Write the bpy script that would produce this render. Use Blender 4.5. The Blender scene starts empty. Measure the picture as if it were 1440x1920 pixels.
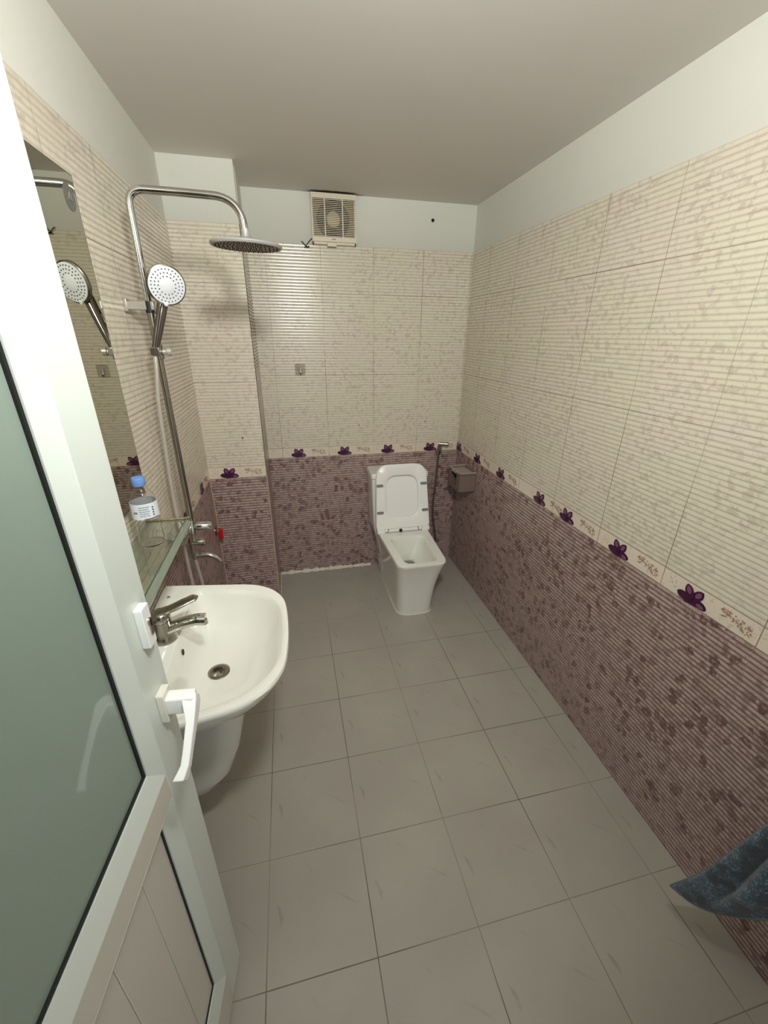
import bpy, bmesh, math, random
from mathutils import Vector, Matrix
random.seed(7)
S = bpy.context.scene
C = S.collection
PI = math.pi

# ------------------------------------------------------------------ camera
F_PX = 766.88
cam_d = bpy.data.cameras.new('camera')
cam = bpy.data.objects.new('camera', cam_d); C.objects.link(cam)
cam_d.sensor_fit = 'VERTICAL'; cam_d.sensor_height = 24.0
cam_d.lens = F_PX / 1920 * 24.0
cam_d.clip_start = 0.02; cam_d.clip_end = 50
r_ = Vector((0.97570726, -0.21888308, 0.00924899))
u_ = Vector((0.07841175, 0.3883312, 0.9181778))
f_ = Vector((0.20456526, 0.89514751, -0.39606058))
M = Matrix((r_, u_, -f_)).transposed().to_4x4()
M.translation = Vector((-1.12382, -2.63089, 1.58383))
cam.matrix_world = M
S.camera = cam

# ------------------------------------------------------------------ light and exposure
S.view_settings.view_transform = 'Standard'
S.view_settings.look = 'None'
S.view_settings.gamma = 1
S.view_settings.use_curve_mapping = False
S.view_settings.exposure = 0.50
w = bpy.data.worlds.new('world'); S.world = w; w.use_nodes = True
w.node_tree.nodes['Background'].inputs[0].default_value = (.97, 1, .96, 1)
w.node_tree.nodes['Background'].inputs[1].default_value = 0.25

def lamp(name, kind, loc, power, col, size=.06, rot=None):
    l = bpy.data.lights.new(name, kind); l.energy = power; l.color = col
    if kind == 'POINT': l.shadow_soft_size = size
    o = bpy.data.objects.new(name, l); C.objects.link(o); o.location = loc
    return o
LAMP = (-0.98, -2.44, 2.07)
def area(name, loc, d, sx, sy, power, col, shape='DISK'):
    l = bpy.data.lights.new(name, 'AREA'); l.shape = shape; l.size = sx; l.size_y = sy; l.energy = power; l.color = col
    o = bpy.data.objects.new(name, l); C.objects.link(o); o.location = loc
    o.rotation_euler = Vector(d).to_track_quat('-Z', 'Y').to_euler()
LAMP_D = (0.06, 1.0, -0.10)
area('lamp_light', LAMP, LAMP_D, .15, .15, 15, (0.99, 1.0, 0.965))
area('doorway_fill', (-1.05, -2.92, 1.20), (0, 1, 0), .85, 1.8, 1.2, (0.97, 1.0, 0.96), 'RECTANGLE')  # weak fill light added behind the doorway, no lamp known there

# ------------------------------------------------------------------ helpers
WL = {}
def wl(p): return WL.get(p.name, Vector((0, 0, 0))) if p else Vector((0, 0, 0))
def thing(name, label, cat, loc, group=None):
    o = bpy.data.objects.new(name, None); C.objects.link(o)
    o.location = loc; o.empty_display_size = .05
    o['label'] = label; o['category'] = cat
    if group: o['group'] = group
    WL[o.name] = Vector(loc); return o
def obj(name, bm, mats, parent=None, smooth=None, label=None, bevel=0, sub=0):
    L = wl(parent)
    for v in bm.verts: v.co -= L
    bmesh.ops.recalc_face_normals(bm, faces=bm.faces)
    me = bpy.data.meshes.new(name); bm.to_mesh(me); bm.free()
    o = bpy.data.objects.new(name, me); C.objects.link(o)
    for m in (mats if isinstance(mats, (list, tuple)) else [mats]): me.materials.append(m)
    if parent: o.parent = parent; WL[o.name] = L.copy()
    if smooth is not None:
        for p in me.polygons: p.use_smooth = True
        me.set_sharp_from_angle(angle=math.radians(smooth))
    if bevel:
        b = o.modifiers.new('b', 'BEVEL'); b.width = bevel; b.segments = 3; b.limit_method = 'ANGLE'; b.angle_limit = .6
        for p in me.polygons: p.use_smooth = True
        me.set_sharp_from_angle(angle=math.radians(50))
    if sub:
        s = o.modifiers.new('s', 'SUBSURF'); s.levels = sub; s.render_levels = sub
    if label: o['label'] = label
    return o
def tag(o, label, cat, group=None):
    o['label'] = label; o['category'] = cat
    if group: o['group'] = group
    return o
def struct(name, bm, m, **k):
    o = obj(name, bm, m, **k); o['kind'] = 'structure'; return o
def BM(): return bmesh.new()
def box(bm, x0, x1, y0, y1, z0, z1, mi=0, f=None):
    P = [(x, y, z) for x in (x0, x1) for y in (y0, y1) for z in (z0, z1)]
    if f: P = [f(*p) for p in P]
    v = [bm.verts.new(p) for p in P]
    for q in ((0,1,3,2),(4,6,7,5),(0,4,5,1),(2,3,7,6),(0,2,6,4),(1,5,7,3)):
        bm.faces.new([v[i] for i in q]).material_index = mi
    return bm
def frame(d):
    d = Vector(d).normalized()
    a = Vector((0, 0, 1)) if abs(d.z) < .9 else Vector((1, 0, 0))
    u = d.cross(a).normalized(); return u, u.cross(d).normalized(), d
def rings(bm, R, cap0=True, cap1=True, mi=0, closed=True):
    V = [[bm.verts.new(p) for p in r] for r in R]
    n = len(V[0])
    for a, b in zip(V, V[1:]):
        for i in range(n if closed else n-1):
            j = (i+1) % n
            bm.faces.new((a[i], a[j], b[j], b[i])).material_index = mi
    if cap0: bm.faces.new(V[0][::-1]).material_index = mi
    if cap1: bm.faces.new(V[-1]).material_index = mi
    return V
def tube(bm, pts, rad, n=16, mi=0, sc=(1, 1), up=None):
    pts = [Vector(p) for p in pts]
    if not isinstance(rad, (list, tuple)): rad = [rad]*len(pts)
    R = []; u = None
    for i, p in enumerate(pts):
        d = (pts[min(i+1, len(pts)-1)] - pts[max(i-1, 0)]).normalized()
        if u is None:
            u, v, _ = frame(d)
            if up is not None: v = Vector(up); u = d.cross(v).normalized()
        u = (u - d*u.dot(d)).normalized(); v = u.cross(d).normalized()
        R.append([p + (u*math.cos(2*PI*k/n)*sc[0] + v*math.sin(2*PI*k/n)*sc[1])*rad[i] for k in range(n)])
    rings(bm, R, mi=mi); return bm
def cyl(bm, a, b, r, r2=None, n=24, mi=0):
    return tube(bm, [a, b], [r, r if r2 is None else r2], n, mi)
def lathe(bm, o, d, prof, n=40, mi=0, cap=True):   # prof: (along, radius)
    u, v, d = frame(d); o = Vector(o)
    R = [[o + d*t + (u*math.cos(2*PI*k/n) + v*math.sin(2*PI*k/n))*max(r, 1e-4) for k in range(n)] for t, r in prof]
    rings(bm, R, cap, cap, mi); return bm
def arc(a, c, b, n=10):  # fillet from a to b with corner c
    a, b, c = Vector(a), Vector(b), Vector(c)
    return [a*(1-t)**2 + c*2*t*(1-t) + b*t*t for t in [i/n for i in range(n+1)]]
def spline(P, n=8):
    P = [Vector(p) for p in P]; out = []
    Q = [P[0]*2-P[1]] + P + [P[-1]*2-P[-2]]
    for i in range(1, len(Q)-2):
        for k in range(n):
            t = k/n
            out.append(.5*((2*Q[i]) + (Q[i+1]-Q[i-1])*t + (2*Q[i-1]-5*Q[i]+4*Q[i+1]-Q[i+2])*t*t + (3*Q[i]-Q[i-1]-3*Q[i+1]+Q[i+2])*t**3))
    out.append(P[-1]); return out
def rounded(pts, rads, n=8):   # 2D outline with filleted corners
    out = []; N = len(pts)
    for i, (p, r) in enumerate(zip(pts, rads)):
        p = Vector(p); a = Vector(pts[i-1]); b = Vector(pts[(i+1) % N])
        da = (a-p).normalized(); db = (b-p).normalized()
        rr = min(r, (a-p).length*.49, (b-p).length*.49)
        for k in range(n+1):
            t = k/n
            out.append((p+da*rr)*(1-t)**2 + p*2*t*(1-t) + (p+db*rr)*t*t)
    return out
def radial(poly, c, N=96, ph=0):   # resample a star shaped outline by angle
    c = Vector(c); out = []
    for k in range(N):
        a = 2*PI*k/N + ph; d = Vector((math.cos(a), math.sin(a))); best = None
        for i in range(len(poly)):
            p = Vector(poly[i-1])-c; q = Vector(poly[i])-c; e = q-p
            den = d.x*e.y-d.y*e.x
            if abs(den) < 1e-12: continue
            t = (p.x*e.y-p.y*e.x)/den; s = (p.x*d.y-p.y*d.x)/den
            if t > 0 and -1e-6 <= s <= 1+1e-6 and (best is None or t > best): best = t
        out.append(c+d*(best or 0.001))
    return out

# ------------------------------------------------------------------ materials
def srgb(r, g, b):
    f = lambda c: (c/255/12.92 if c/255 <= .04045 else ((c/255+.055)/1.055)**2.4)
    return (f(r), f(g), f(b), 1)
class NT:
    def __init__(s, name):
        s.m = bpy.data.materials.new(name); s.m.use_nodes = True
        s.t = s.m.node_tree; s.n = s.t.nodes; s.p = s.n['Principled BSDF']
    def new(s, ty, ins=None, **k):
        n = s.n.new('ShaderNode'+ty)
        for a, b in k.items(): setattr(n, a, b)
        for a, b in (ins or {}).items(): s.set(n.inputs[a], b)
        return n
    def set(s, sock, v):
        if isinstance(v, bpy.types.NodeSocket): s.t.links.new(v, sock)
        else: sock.default_value = v
    def math(s, op, a, b=0, c=0):
        n = s.n.new('ShaderNodeMath'); n.operation = op
        s.set(n.inputs[0], a); s.set(n.inputs[1], b)
        if op in ('MULTIPLY_ADD', 'COMPARE', 'WRAP'): s.set(n.inputs[2], c)
        return n.outputs[0]
    def ramp(s, v, a, b, lo=0, hi=1):
        n = s.new('MapRange', {0: v, 1: a, 2: b, 3: lo, 4: hi}); n.interpolation_type = 'SMOOTHSTEP'
        return n.outputs[0]
    def mix(s, f, a, b):
        n = s.n.new('ShaderNodeMix'); n.data_type = 'RGBA'
        s.set(n.inputs[0], f); s.set(n.inputs[6], a); s.set(n.inputs[7], b)
        return n.outputs[2]
    def pos(s):
        g = s.new('NewGeometry'); x = s.new('SeparateXYZ', {0: g.outputs['Position']})
        return g.outputs['Position'], x.outputs[0], x.outputs[1], x.outputs[2]
    def noise(s, vec, scale, detail=3, rough=.5, dist=0):
        return s.new('TexNoise', {'Vector': vec, 'Scale': scale, 'Detail': detail, 'Roughness': rough, 'Distortion': dist})
    def bump(s, h, d=.001, strength=1):
        b = s.new('Bump', {'Height': h, 'Distance': d, 'Strength': strength})
        s.t.links.new(b.outputs[0], s.p.inputs['Normal'])
def mat(name, col, rough=.5, metal=0, coat=0, **k):
    N = NT(name); N.p.inputs['Base Color'].default_value = col
    N.p.inputs['Roughness'].default_value = rough; N.p.inputs['Metallic'].default_value = metal
    N.p.inputs['Coat Weight'].default_value = coat; N.p.inputs['Coat Roughness'].default_value = .05
    for a, b in k.items(): N.p.inputs[a.replace('_', ' ')].default_value = b
    # a whisper of surface variation
    if not k.get('Transmission_Weight'):
        p = N.pos()[0]; n = N.noise(p, 30, 4)
        N.set(N.p.inputs['Roughness'], N.ramp(n.outputs[0], .3, .7, max(rough*.97, .01), min(rough*1.03, 1)))
    return N.m

ZB, HB, TH, TW, ZT, HC, WD = .8541, .0636, .4411, .296, 2.035, 2.2665, 1.5807
R1, R2 = ZB+HB+TH, ZB+HB+2*TH
PITCH = TH/28
def tile_mat(name, axis, off, pitch, kind):
    N = NT(name); P, x, y, z = N.pos()
    h = x if axis == 'x' else y
    v = N.new('CombineXYZ', {0: h, 1: z, 2: {'x': 1.7, 'y': 5.3}[axis]}).outputs[0]
    if kind == 'light':
        base = srgb(221, 214, 194)
        n1 = N.noise(v, 40, 4, .62, .4); n2 = N.noise(v, 6, 2); n3 = N.noise(v, 3.1, 1)
        leaf = N.ramp(n1.outputs[0], .50, .60)
        m_ = N.math('MULTIPLY', leaf, N.ramp(n2.outputs[0], .36, .58, .35, 1))
        base = N.mix(N.ramp(n3.outputs[0], .45, .6, 0, .4), base, srgb(224, 210, 200))
        c = N.mix(N.math('MULTIPLY', m_, .42), base, N.mix(N.ramp(n2.outputs[0], .42, .6), srgb(160, 158, 136), srgb(176, 156, 146)))
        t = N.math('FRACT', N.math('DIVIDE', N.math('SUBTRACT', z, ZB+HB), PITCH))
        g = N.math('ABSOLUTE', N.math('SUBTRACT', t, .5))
        c = N.mix(N.ramp(g, .12, .50, 0, .42), c, srgb(156, 142, 122))  # groove shading painted into the colour, as the relief is shallow
    elif kind == 'dark':
        base = srgb(188, 166, 160)
        d = N.noise(v, 22, 3); vv = N.new('VectorMath', {0: v}, operation='ADD')
        sc = N.new('VectorMath', {0: d.outputs['Color'], 1: (.05, .05, 0)}, operation='MULTIPLY')
        N.set(vv.inputs[1], sc.outputs[0])
        vo = N.new('TexVoronoi', {'Vector': vv.outputs[0], 'Scale': 29.0})
        cell = N.new('SeparateColor', {0: vo.outputs['Color']})
        blob = N.ramp(vo.outputs['Distance'], .40, .56, 1, 0)
        big = N.ramp(N.noise(v, 7, 2).outputs[0], .36, .56, .6, 1)
        fine = N.ramp(N.noise(v, 58, 3, .6).outputs[0], .47, .62)
        m_ = N.math('MULTIPLY', N.math('MULTIPLY', blob, N.ramp(cell.outputs[0], .2, .8, .25, 1)), N.ramp(N.noise(v, 90, 2).outputs[0], .3, .6, .5, 1))
        m_ = N.math('MULTIPLY', N.math('MAXIMUM', m_, N.math('MULTIPLY', fine, .5)), big)
        c = N.mix(N.math('MULTIPLY', m_, .95), base, N.mix(cell.outputs[1], srgb(98, 70, 66), srgb(112, 76, 74)))
        # printed darker band in every groove of this tile
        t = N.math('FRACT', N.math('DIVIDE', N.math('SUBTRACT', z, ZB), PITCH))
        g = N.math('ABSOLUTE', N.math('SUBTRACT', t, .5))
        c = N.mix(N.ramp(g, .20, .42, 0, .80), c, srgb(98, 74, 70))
    else:
        base = srgb(222, 210, 192)
        n2 = N.noise(v, 60, 3, .6, 1.5)
        c = N.mix(N.math('MULTIPLY', N.ramp(n2.outputs[0], .55, .68), .35), base, srgb(176, 140, 118))
    # grout
    gd = N.math('MULTIPLY', N.math('ABSOLUTE', N.math('SUBTRACT', N.math('FRACT', N.math('ADD', N.math('DIVIDE', N.math('SUBTRACT', h, off), pitch), 100.5)), .5)), pitch)
    line = N.ramp(gd, .0008, .0020, 1, 0)
    for zz in (ZB, ZB+HB, R1, R2, ZB-TH):
        line = N.math('MAXIMUM', line, N.ramp(N.math('ABSOLUTE', N.math('SUBTRACT', z, zz)), .0007, .0018, 1, 0))
    wob = N.ramp(N.noise(v, 2.2, 2).outputs[0], .38, .60, .40, 1)
    gc = srgb(126, 110, 88) if kind != 'dark' else srgb(150, 130, 120)
    c = N.mix(N.math('MULTIPLY', N.math('MULTIPLY', line, wob), .85 if kind != 'dark' else .45), c, gc)
    N.set(N.p.inputs['Base Color'], c)
    rg = N.ramp(N.noise(v, 9, 3).outputs[0],   .3, .7, .16, .26)
    if kind != 'border': rg = N.math('ADD', rg, N.ramp(g, .20, .40, 0, .35))
    N.set(N.p.inputs['Roughness'], rg)
    N.p.inputs['Coat Weight'].default_value = .08; N.p.inputs['Coat Roughness'].default_value = .2
    return N.m
def plaster(name, col, stain=False):
    N = NT(name); P, x, y, z = N.pos()
    n = N.noise(P, 2.2, 3); n3 = N.noise(P, 60, 3)
    c = N.mix(N.ramp(n.outputs[0], .3, .75, 0, .25), col, tuple(c*.88 for c in col[:3])+(1,))
    if stain:
        dx = N.math('DIVIDE', N.math('ADD', x, .81), .15); dy = N.math('DIVIDE', y, .045)
        rr = N.math('SQRT', N.math('ADD', N.math('MULTIPLY', dx, dx), N.math('MULTIPLY', dy, dy)))
        rr = N.math('ADD', rr, N.math('MULTIPLY', N.noise(P, 25, 3).outputs[0], .5))
        c = N.mix(N.ramp(rr, .9, 1.45, .9, 0), c, srgb(48, 38, 26))
    N.set(N.p.inputs['Base Color'], c); N.p.inputs['Roughness'].default_value = .85
    N.bump(n3.outputs[0], .0008, .25)
    return N.m
M_wall_paint = plaster('white_wall_paint', srgb(226, 226, 216))
M_ceil = plaster('ceiling_paint', srgb(224, 219, 213), True)
def tiles(axis, off, pitch):
    k = '%s%g' % (axis, off)
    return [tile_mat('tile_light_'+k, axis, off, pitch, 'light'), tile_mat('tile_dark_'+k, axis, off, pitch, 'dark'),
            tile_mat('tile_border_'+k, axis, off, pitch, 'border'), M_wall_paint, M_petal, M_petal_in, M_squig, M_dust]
M_petal = mat('petal_dark', srgb(66, 24, 58), .35)
M_petal_in = mat('petal_light', srgb(122, 78, 108), .35)
M_squig = mat('squiggle', srgb(172, 136, 120), .4)
M_dust = mat('leaf_print', srgb(170, 160, 140), .4)
def floor_mat():
    N = NT('floor_tile'); P, x, y, z = N.pos()
    fu = N.math('FRACT', N.math('DIVIDE', N.math('ADD', x, .1043+3), .3))
    fv = N.math('FRACT', N.math('DIVIDE', N.math('ADD', y, 1.7918+3), .3))
    d = lambda t: N.math('MULTIPLY', N.math('SUBTRACT', .5, N.math('ABSOLUTE', N.math('SUBTRACT', t, .5))), .3)
    gr = N.ramp(N.math('MINIMUM', d(fu), d(fv)), .0007, .0019, 1, 0)
    nz = N.noise(P, 3.5, 3)
    var = N.ramp(N.noise(P, 1.7, 2).outputs[0], .35, .65)
    def streak(cu, cv, ang, L, W):
        a = N.math('SUBTRACT', fu, cu); b = N.math('SUBTRACT', fv, cv)
        ca, sa = math.cos(ang), math.sin(ang)
        p = N.math('ADD', N.math('MULTIPLY', a, ca), N.math('MULTIPLY', b, sa))
        q = N.math('SUBTRACT', N.math('MULTIPLY', b, ca), N.math('MULTIPLY', a, sa))
        p = N.math('DIVIDE', p, L); q = N.math('DIVIDE', q, W)
        q = N.math('ADD', q, N.math('MULTIPLY', N.math('MULTIPLY', p, p), .8))
        return N.ramp(N.math('ADD', N.math('MULTIPLY', p, p), N.math('MULTIPLY', q, q)), .1, 1.0, 1, 0)
    brk = N.ramp(N.noise(P, 45, 3).outputs[0], .35, .6, .35, 1)
    st = N.math('MULTIPLY', streak(.12, .5, math.radians(-78), .11, .024), .30)
    st = N.math('MAXIMUM', st, N.math('MULTIPLY', streak(.78, .50, math.radians(-36), .16, .016), .17))
    st = N.math('MAXIMUM', st, N.math('MULTIPLY', streak(.42, .84, math.radians(-60), .07, .02), .12))
    st = N.math('MULTIPLY', st, brk)
    c = N.mix(N.ramp(nz.outputs[0], .3, .7), srgb(176, 172, 161), srgb(169, 164, 154))
    c = N.mix(st, c, srgb(104, 96, 86))
    far = N.ramp(y, -1.0, -.3)
    gcol = N.mix(N.math('MAXIMUM', far, N.math('MULTIPLY', var, .5)), srgb(82, 68, 54), srgb(176, 166, 146))
    c = N.mix(N.math('MULTIPLY', gr, N.ramp(var, 0, 1, .9, .6)), c, gcol)
    N.set(N.p.inputs['Base Color'], c)
    N.set(N.p.inputs['Roughness'], N.ramp(N.noise(P, 14, 4).outputs[0], .3, .7, .34, .5))
    N.bump(gr, -.0008, .6)
    return N.m
M_floor = floor_mat()
M_ceramic = mat('white_ceramic', srgb(238, 238, 230), .10, coat=.4)
M_plastic = mat('white_plastic', srgb(246, 246, 242), .3)
M_gap = mat('grey_rubber', srgb(128, 130, 122), .6)
M_black = mat('black_rubber', srgb(14, 13, 12), .6)
M_chrome = mat('chrome', (.62, .62, .60, 1), .10, 1)
M_chrome_d = mat('worn_chrome', (.36, .33, .29, 1), .22, 1)
M_handle_d = mat('dark_chrome', (.20, .18, .165, 1), .16, 1)
M_satin = mat('satin_metal', srgb(176, 170, 160), .35, .6)
M_brass = mat('tarnished_chrome', (.50, .45, .34, 1), .25, 1)
M_grey = mat('grey_shower_plastic', srgb(168, 168, 166), .35, .3)
M_face = mat('shower_face', srgb(214, 216, 220), .4)
M_under = mat('shower_underside', srgb(150, 128, 116), .5)
M_nozz = mat('nozzle_rubber', srgb(62, 66, 76), .6)
M_nozz_d = mat('nozzle_dark', srgb(28, 22, 20), .6)
M_door = mat('door_white_aluminium', srgb(210, 217, 210), .30)
M_panel = mat('door_panel', srgb(206, 203, 192), .35)
M_handle = mat('handle_white', srgb(238, 240, 238), .25)
M_cream = mat('cream_plastic', srgb(220, 210, 188), .45)
M_fan_in = mat('fan_dusty_inside', srgb(104, 94, 70), .7)
M_fan_hub = mat('fan_hub', srgb(190, 176, 132), .6)
M_hose = mat('silver_hose', srgb(196, 190, 180), .3, .5)
M_red = mat('red_handle', srgb(190, 14, 18), .4)
M_box = mat('grey_holder_plastic', srgb(122, 106, 98), .35)
M_box_rim = mat('grey_holder_rim', srgb(168, 158, 148), .35)
M_caulk = mat('white_caulk', srgb(222, 216, 200), .7)
M_trim = mat('cream_tile_edge', srgb(188, 168, 142), .5)
M_bluecap = mat('blue_cap', srgb(104, 146, 206), .4)
M_label = mat('bottle_label', srgb(222, 228, 234), .45)
M_ink = mat('label_ink', srgb(40, 44, 60), .5)
M_inkg = mat('label_ink_grey', srgb(120, 128, 140), .5)
M_dark = mat('dark_hole', srgb(20, 17, 14), .8)
M_water = mat('water', (.75, .82, .8, 1), .02, Transmission_Weight=1.0, IOR=1.33)
M_pet = mat('clear_plastic', (1, 1, 1, 1), .03, Transmission_Weight=1.0, IOR=1.2)
def mirror_mat():
    N = NT('mirror_silver'); N.p.inputs['Base Color'].default_value = (.60, .60, .50, 1)
    N.p.inputs['Metallic'].default_value = 1; N.p.inputs['Roughness'].default_value = .015
    return N.m
M_mirror = mirror_mat()
M_medge = mat('mirror_edge', srgb(72, 84, 70), .3)
def glass_shelf():
    N = NT('shelf_glass'); N.p.inputs['Base Color'].default_value = (.80, .90, .83, 1)
    N.p.inputs['Transmission Weight'].default_value = 1; N.p.inputs['Roughness'].default_value = .02
    N.p.inputs['IOR'].default_value = 1.45
    return N.m
M_shelf = glass_shelf()
M_shelf_edge = mat('shelf_edge_glass', srgb(126, 136, 120), .12, coat=.5)
def frosted():
    N = NT('frosted_glass'); P = N.pos()[0]; n = N.noise(P, 220, 2)
    N.set(N.p.inputs['Base Color'], N.mix(N.ramp(n.outputs[0], .3, .7, 0, .15), srgb(148, 166, 154), srgb(138, 156, 144)))
    N.p.inputs['Roughness'].default_value = .5
    N.p.inputs['Transmission Weight'].default_value = .15
    N.p.inputs['Coat Weight'].default_value = .8; N.p.inputs['Coat Roughness'].default_value = .03
    return N.m
M_frost = frosted()
def towel_mat():
    N = NT('terry_towel'); P = N.pos()[0]
    n = N.noise(P, 170, 4, .8); b = N.noise(P, 22, 3, .6, .5)
    spk = N.math('MULTIPLY', N.ramp(n.outputs[0], .5, .62), N.ramp(b.outputs[0], .42, .6))
    c = N.mix(N.ramp(b.outputs[0], .35, .65), srgb(28, 36, 48), srgb(48, 66, 82))
    c = N.mix(spk, c, srgb(110, 146, 168))
    N.set(N.p.inputs['Base Color'], c); N.p.inputs['Roughness'].default_value = .95
    N.p.inputs['Sheen Weight'].default_value = .4
    N.bump(n.outputs[0], .003, .9)
    return N.m
M_towel = towel_mat()
M_hem = mat('towel_hem', srgb(104, 116, 118), .9)

# ------------------------------------------------------------------ room shell
def profile(top=HC+.02):
    """(z, relief, material) samples from the floor up; relief towards the room."""
    P = []
    def ridges(z0, z1, anchor, mi):
        k0 = math.floor((z0-anchor)/PITCH+1e-6); k1 = math.ceil((z1-anchor)/PITCH-1e-6)
        for k in range(k0, k1):
            for t in (0, .07, .20, .5, .80, .93):
                z = anchor+(k+t)*PITCH
                if z0-1e-6 <= z <= z1-1e-6:
                    P.append((z, (.0009 if mi == 0 else .0014)*(1-abs(2*t-1)**3.0)-.0005, mi))
    P.append((-.02, 0, 1)); ridges(0, ZB-.001, ZB, 1)
    P.append((ZB-.001, 0, 2)); P.append((ZB+HB, 0, 0))
    ridges(ZB+HB+.0005, ZT, ZB+HB, 0)
    P.append((ZT, 0, 0)); P.append((ZT+.001, -.004, 3)); P.append((top, -.004, 3))
    return P
PROF = profile()
def wall_strip(bm, f, h0, h1, thick=.08):
    """f(h, relief, z) -> point"""
    A = [bm.verts.new(f(h0, r, z)) for z, r, m in PROF]; B = [bm.verts.new(f(h1, r, z)) for z, r, m in PROF]
    for i in range(len(PROF)-1):
        q = bm.faces.new((A[i], B[i], B[i+1], A[i+1])); q.material_index = PROF[i][2]
    a = [bm.verts.new(f(h0, -thick, z)) for z in (-.02, HC+.02)]; b = [bm.verts.new(f(h1, -thick, z)) for z in (-.02, HC+.02)]
    bm.faces.new((b[0], a[0], a[1], b[1])).material_index = 3
    bm.faces.new((A[0], a[0], b[0], B[0])).material_index = 3
    bm.faces.new((A[-1], B[-1], b[1], a[1])).material_index = 3
def petal(L, W, ang, base=(0, 0), n=12):
    out = []
    for k in range(n):
        t = k/n*2*PI
        x = .5*L*(1-math.cos(t)); y = W*.5*math.sin(t)*(1+.25*(1-math.cos(t))/2)
        if abs(t-PI) < .3: x += L*.05
        out.append((base[0]+x*math.cos(ang)-y*math.sin(ang), base[1]+x*math.sin(ang)+y*math.cos(ang)))
    return out
def flower(bm, f, h, sgn=1):
    """printed flower on the border tile; (u,v) metres, u to the viewer's right"""
    zc = ZB+.0155
    def poly(P, lift, mi):
        P = [(u, max(v, -.0135)) for u, v in P]
        vs = [bm.verts.new(f(h+sgn*u, lift, zc+v)) for u, v in P]
        bm.faces.new(vs).material_index = mi
    for a, L, W in ((-6, .046, .023), (56, .047, .025), (118, .047, .025), (174, .046, .023), (-40, .024, .018), (-140, .024, .018), (-90, .016, .02)):
        r = math.radians(a)
        poly(petal(L, W, r), .0008+.00003*abs(a), 4)
        if L > .03:
            poly(petal(L*.52, W*.52, r, (math.cos(r)*L*.38, math.sin(r)*L*.38)), .0060*.25+.00328, 5)
    # pale scroll print to the right of the flower, small one to the left
    rnd = random.Random(3)
    for k in range(64):
        u = .085+rnd.random()*.085; v = .030*math.sin((u-.06)*34)*.35+.014+(rnd.random()-.5)*.026
        a = rnd.random()*PI; L = .003+rnd.random()*.005; w_ = .0005+rnd.random()*.0008
        du, dv = math.cos(a)*L, math.sin(a)*L; nu, nv = -math.sin(a)*w_, math.cos(a)*w_
        poly([(u-du, v-dv), (u+nu*2, v+nv*2), (u+du, v+dv), (u-nu*2, v-nv*2)], .0007+.00002*k, 6)
    for k in range(10):
        u = -.085+rnd.random()*.03; v = .0+rnd.random()*.04; a = rnd.random()*PI; L = .005; w_ = .0006
        du, dv = math.cos(a)*L, math.sin(a)*L; nu, nv = -math.sin(a)*w_, math.cos(a)*w_
        poly([(u-du, v-dv), (u+nu*2, v+nv*2), (u+du, v+dv), (u-nu*2, v-nv*2)], .0007+.00002*k, 7)
YN = -2.80    # wall with the doorway
PX, PY = -1.2787, -.3542
fr = lambda h, r, z: (-r, h, z)
fb = lambda h, r, z: (h, -r, z)
flw = lambda h, r, z: (-WD+r, h, z)
fn = lambda h, r, z: (h, YN+r, z)
bm = BM(); wall_strip(bm, fr, .08, YN-.1)
for h in (-.032, -.334, -.642, -1.033, -1.242, -1.545, -1.843, -2.14, -2.44): flower(bm, fr, h, -1)
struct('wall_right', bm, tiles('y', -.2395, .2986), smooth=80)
bm = BM(); wall_strip(bm, fb, -WD-.08, .08)
for h in (-1.091, -.794, -.501, -.203): flower(bm, fb, h, 1)
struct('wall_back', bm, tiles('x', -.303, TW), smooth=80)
bm = BM(); wall_strip(bm, flw, YN-.1, .08)
for h in (-.584, -.94): flower(bm, flw, h, 1)
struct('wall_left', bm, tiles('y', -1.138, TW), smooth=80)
fp = lambda h, r, z: (h, PY-r, z)
fps = lambda h, r, z: (PX+r, h, z)
bm = BM(); wall_strip(bm, fp, -WD-.02, PX-.002); wall_strip(bm, fps, 0, PY+.002)
flower(bm, fp, -1.475, 1)
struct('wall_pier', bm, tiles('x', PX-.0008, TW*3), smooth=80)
# wall with the doorway, behind the camera
bm = BM(); wall_strip(bm, fn, -.62, .08); wall_strip(bm, fn, -WD-.08, -1.50)
box(bm, -1.50, -.62, YN-.08, YN, 2.06, HC+.02, 3)
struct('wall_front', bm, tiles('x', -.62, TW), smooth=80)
bm = BM(); box(bm, -WD-.08, .08, YN-.9, .08, -.06, 0); struct('floor', bm, M_floor)
bm = BM(); box(bm, -WD-.08, .08, YN-.1, .08, HC, HC+.06); struct('ceiling', bm, M_ceil)
# cream tile edges of the pier and caulk lines
bm = BM(); box(bm, PX-.0035, PX+.0012, PY-.0014, PY+.006, .0, ZB); struct('trim_1', bm, M_trim)
bm = BM(); box(bm, -WD-.001, -WD+.004, PY-.004, PY+.001, 0, ZB+.003); struct('trim_2', bm, M_trim)
def caulk(name, a, b, w0, seed):
    rnd = random.Random(seed); bm = BM(); n = 60; R = []
    a, b = Vector(a), Vector(b)
    for i in range(n+1):
        p = a.lerp(b, i/n); w1 = w0*(.55+.9*rnd.random())
        R.append([p+Vector((0, .002, w1)), p+Vector((0, -.003, w1*.9)), p+Vector((0, -w1*.8, .0025)), p+Vector((0, -w1, -.001))])
    rings(bm, R, False, False, closed=False); return struct(name, bm, M_caulk, smooth=60)
caulk('trim_3', (PX, 0, 0), (-.62, 0, 0), .016, 4)
bm = BM(); rnd = random.Random(9); R = []
for i in range(41):
    y = PY+(-PY)*i/40; w1 = .006*(.6+.7*rnd.random())
    R.append([(PX-.002, y, w1*3), (PX+.0025, y, w1*2.6), (PX+w1, y, .001)])
rings(bm, R, False, False, closed=False); struct('trim_4', bm, M_caulk)

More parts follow.
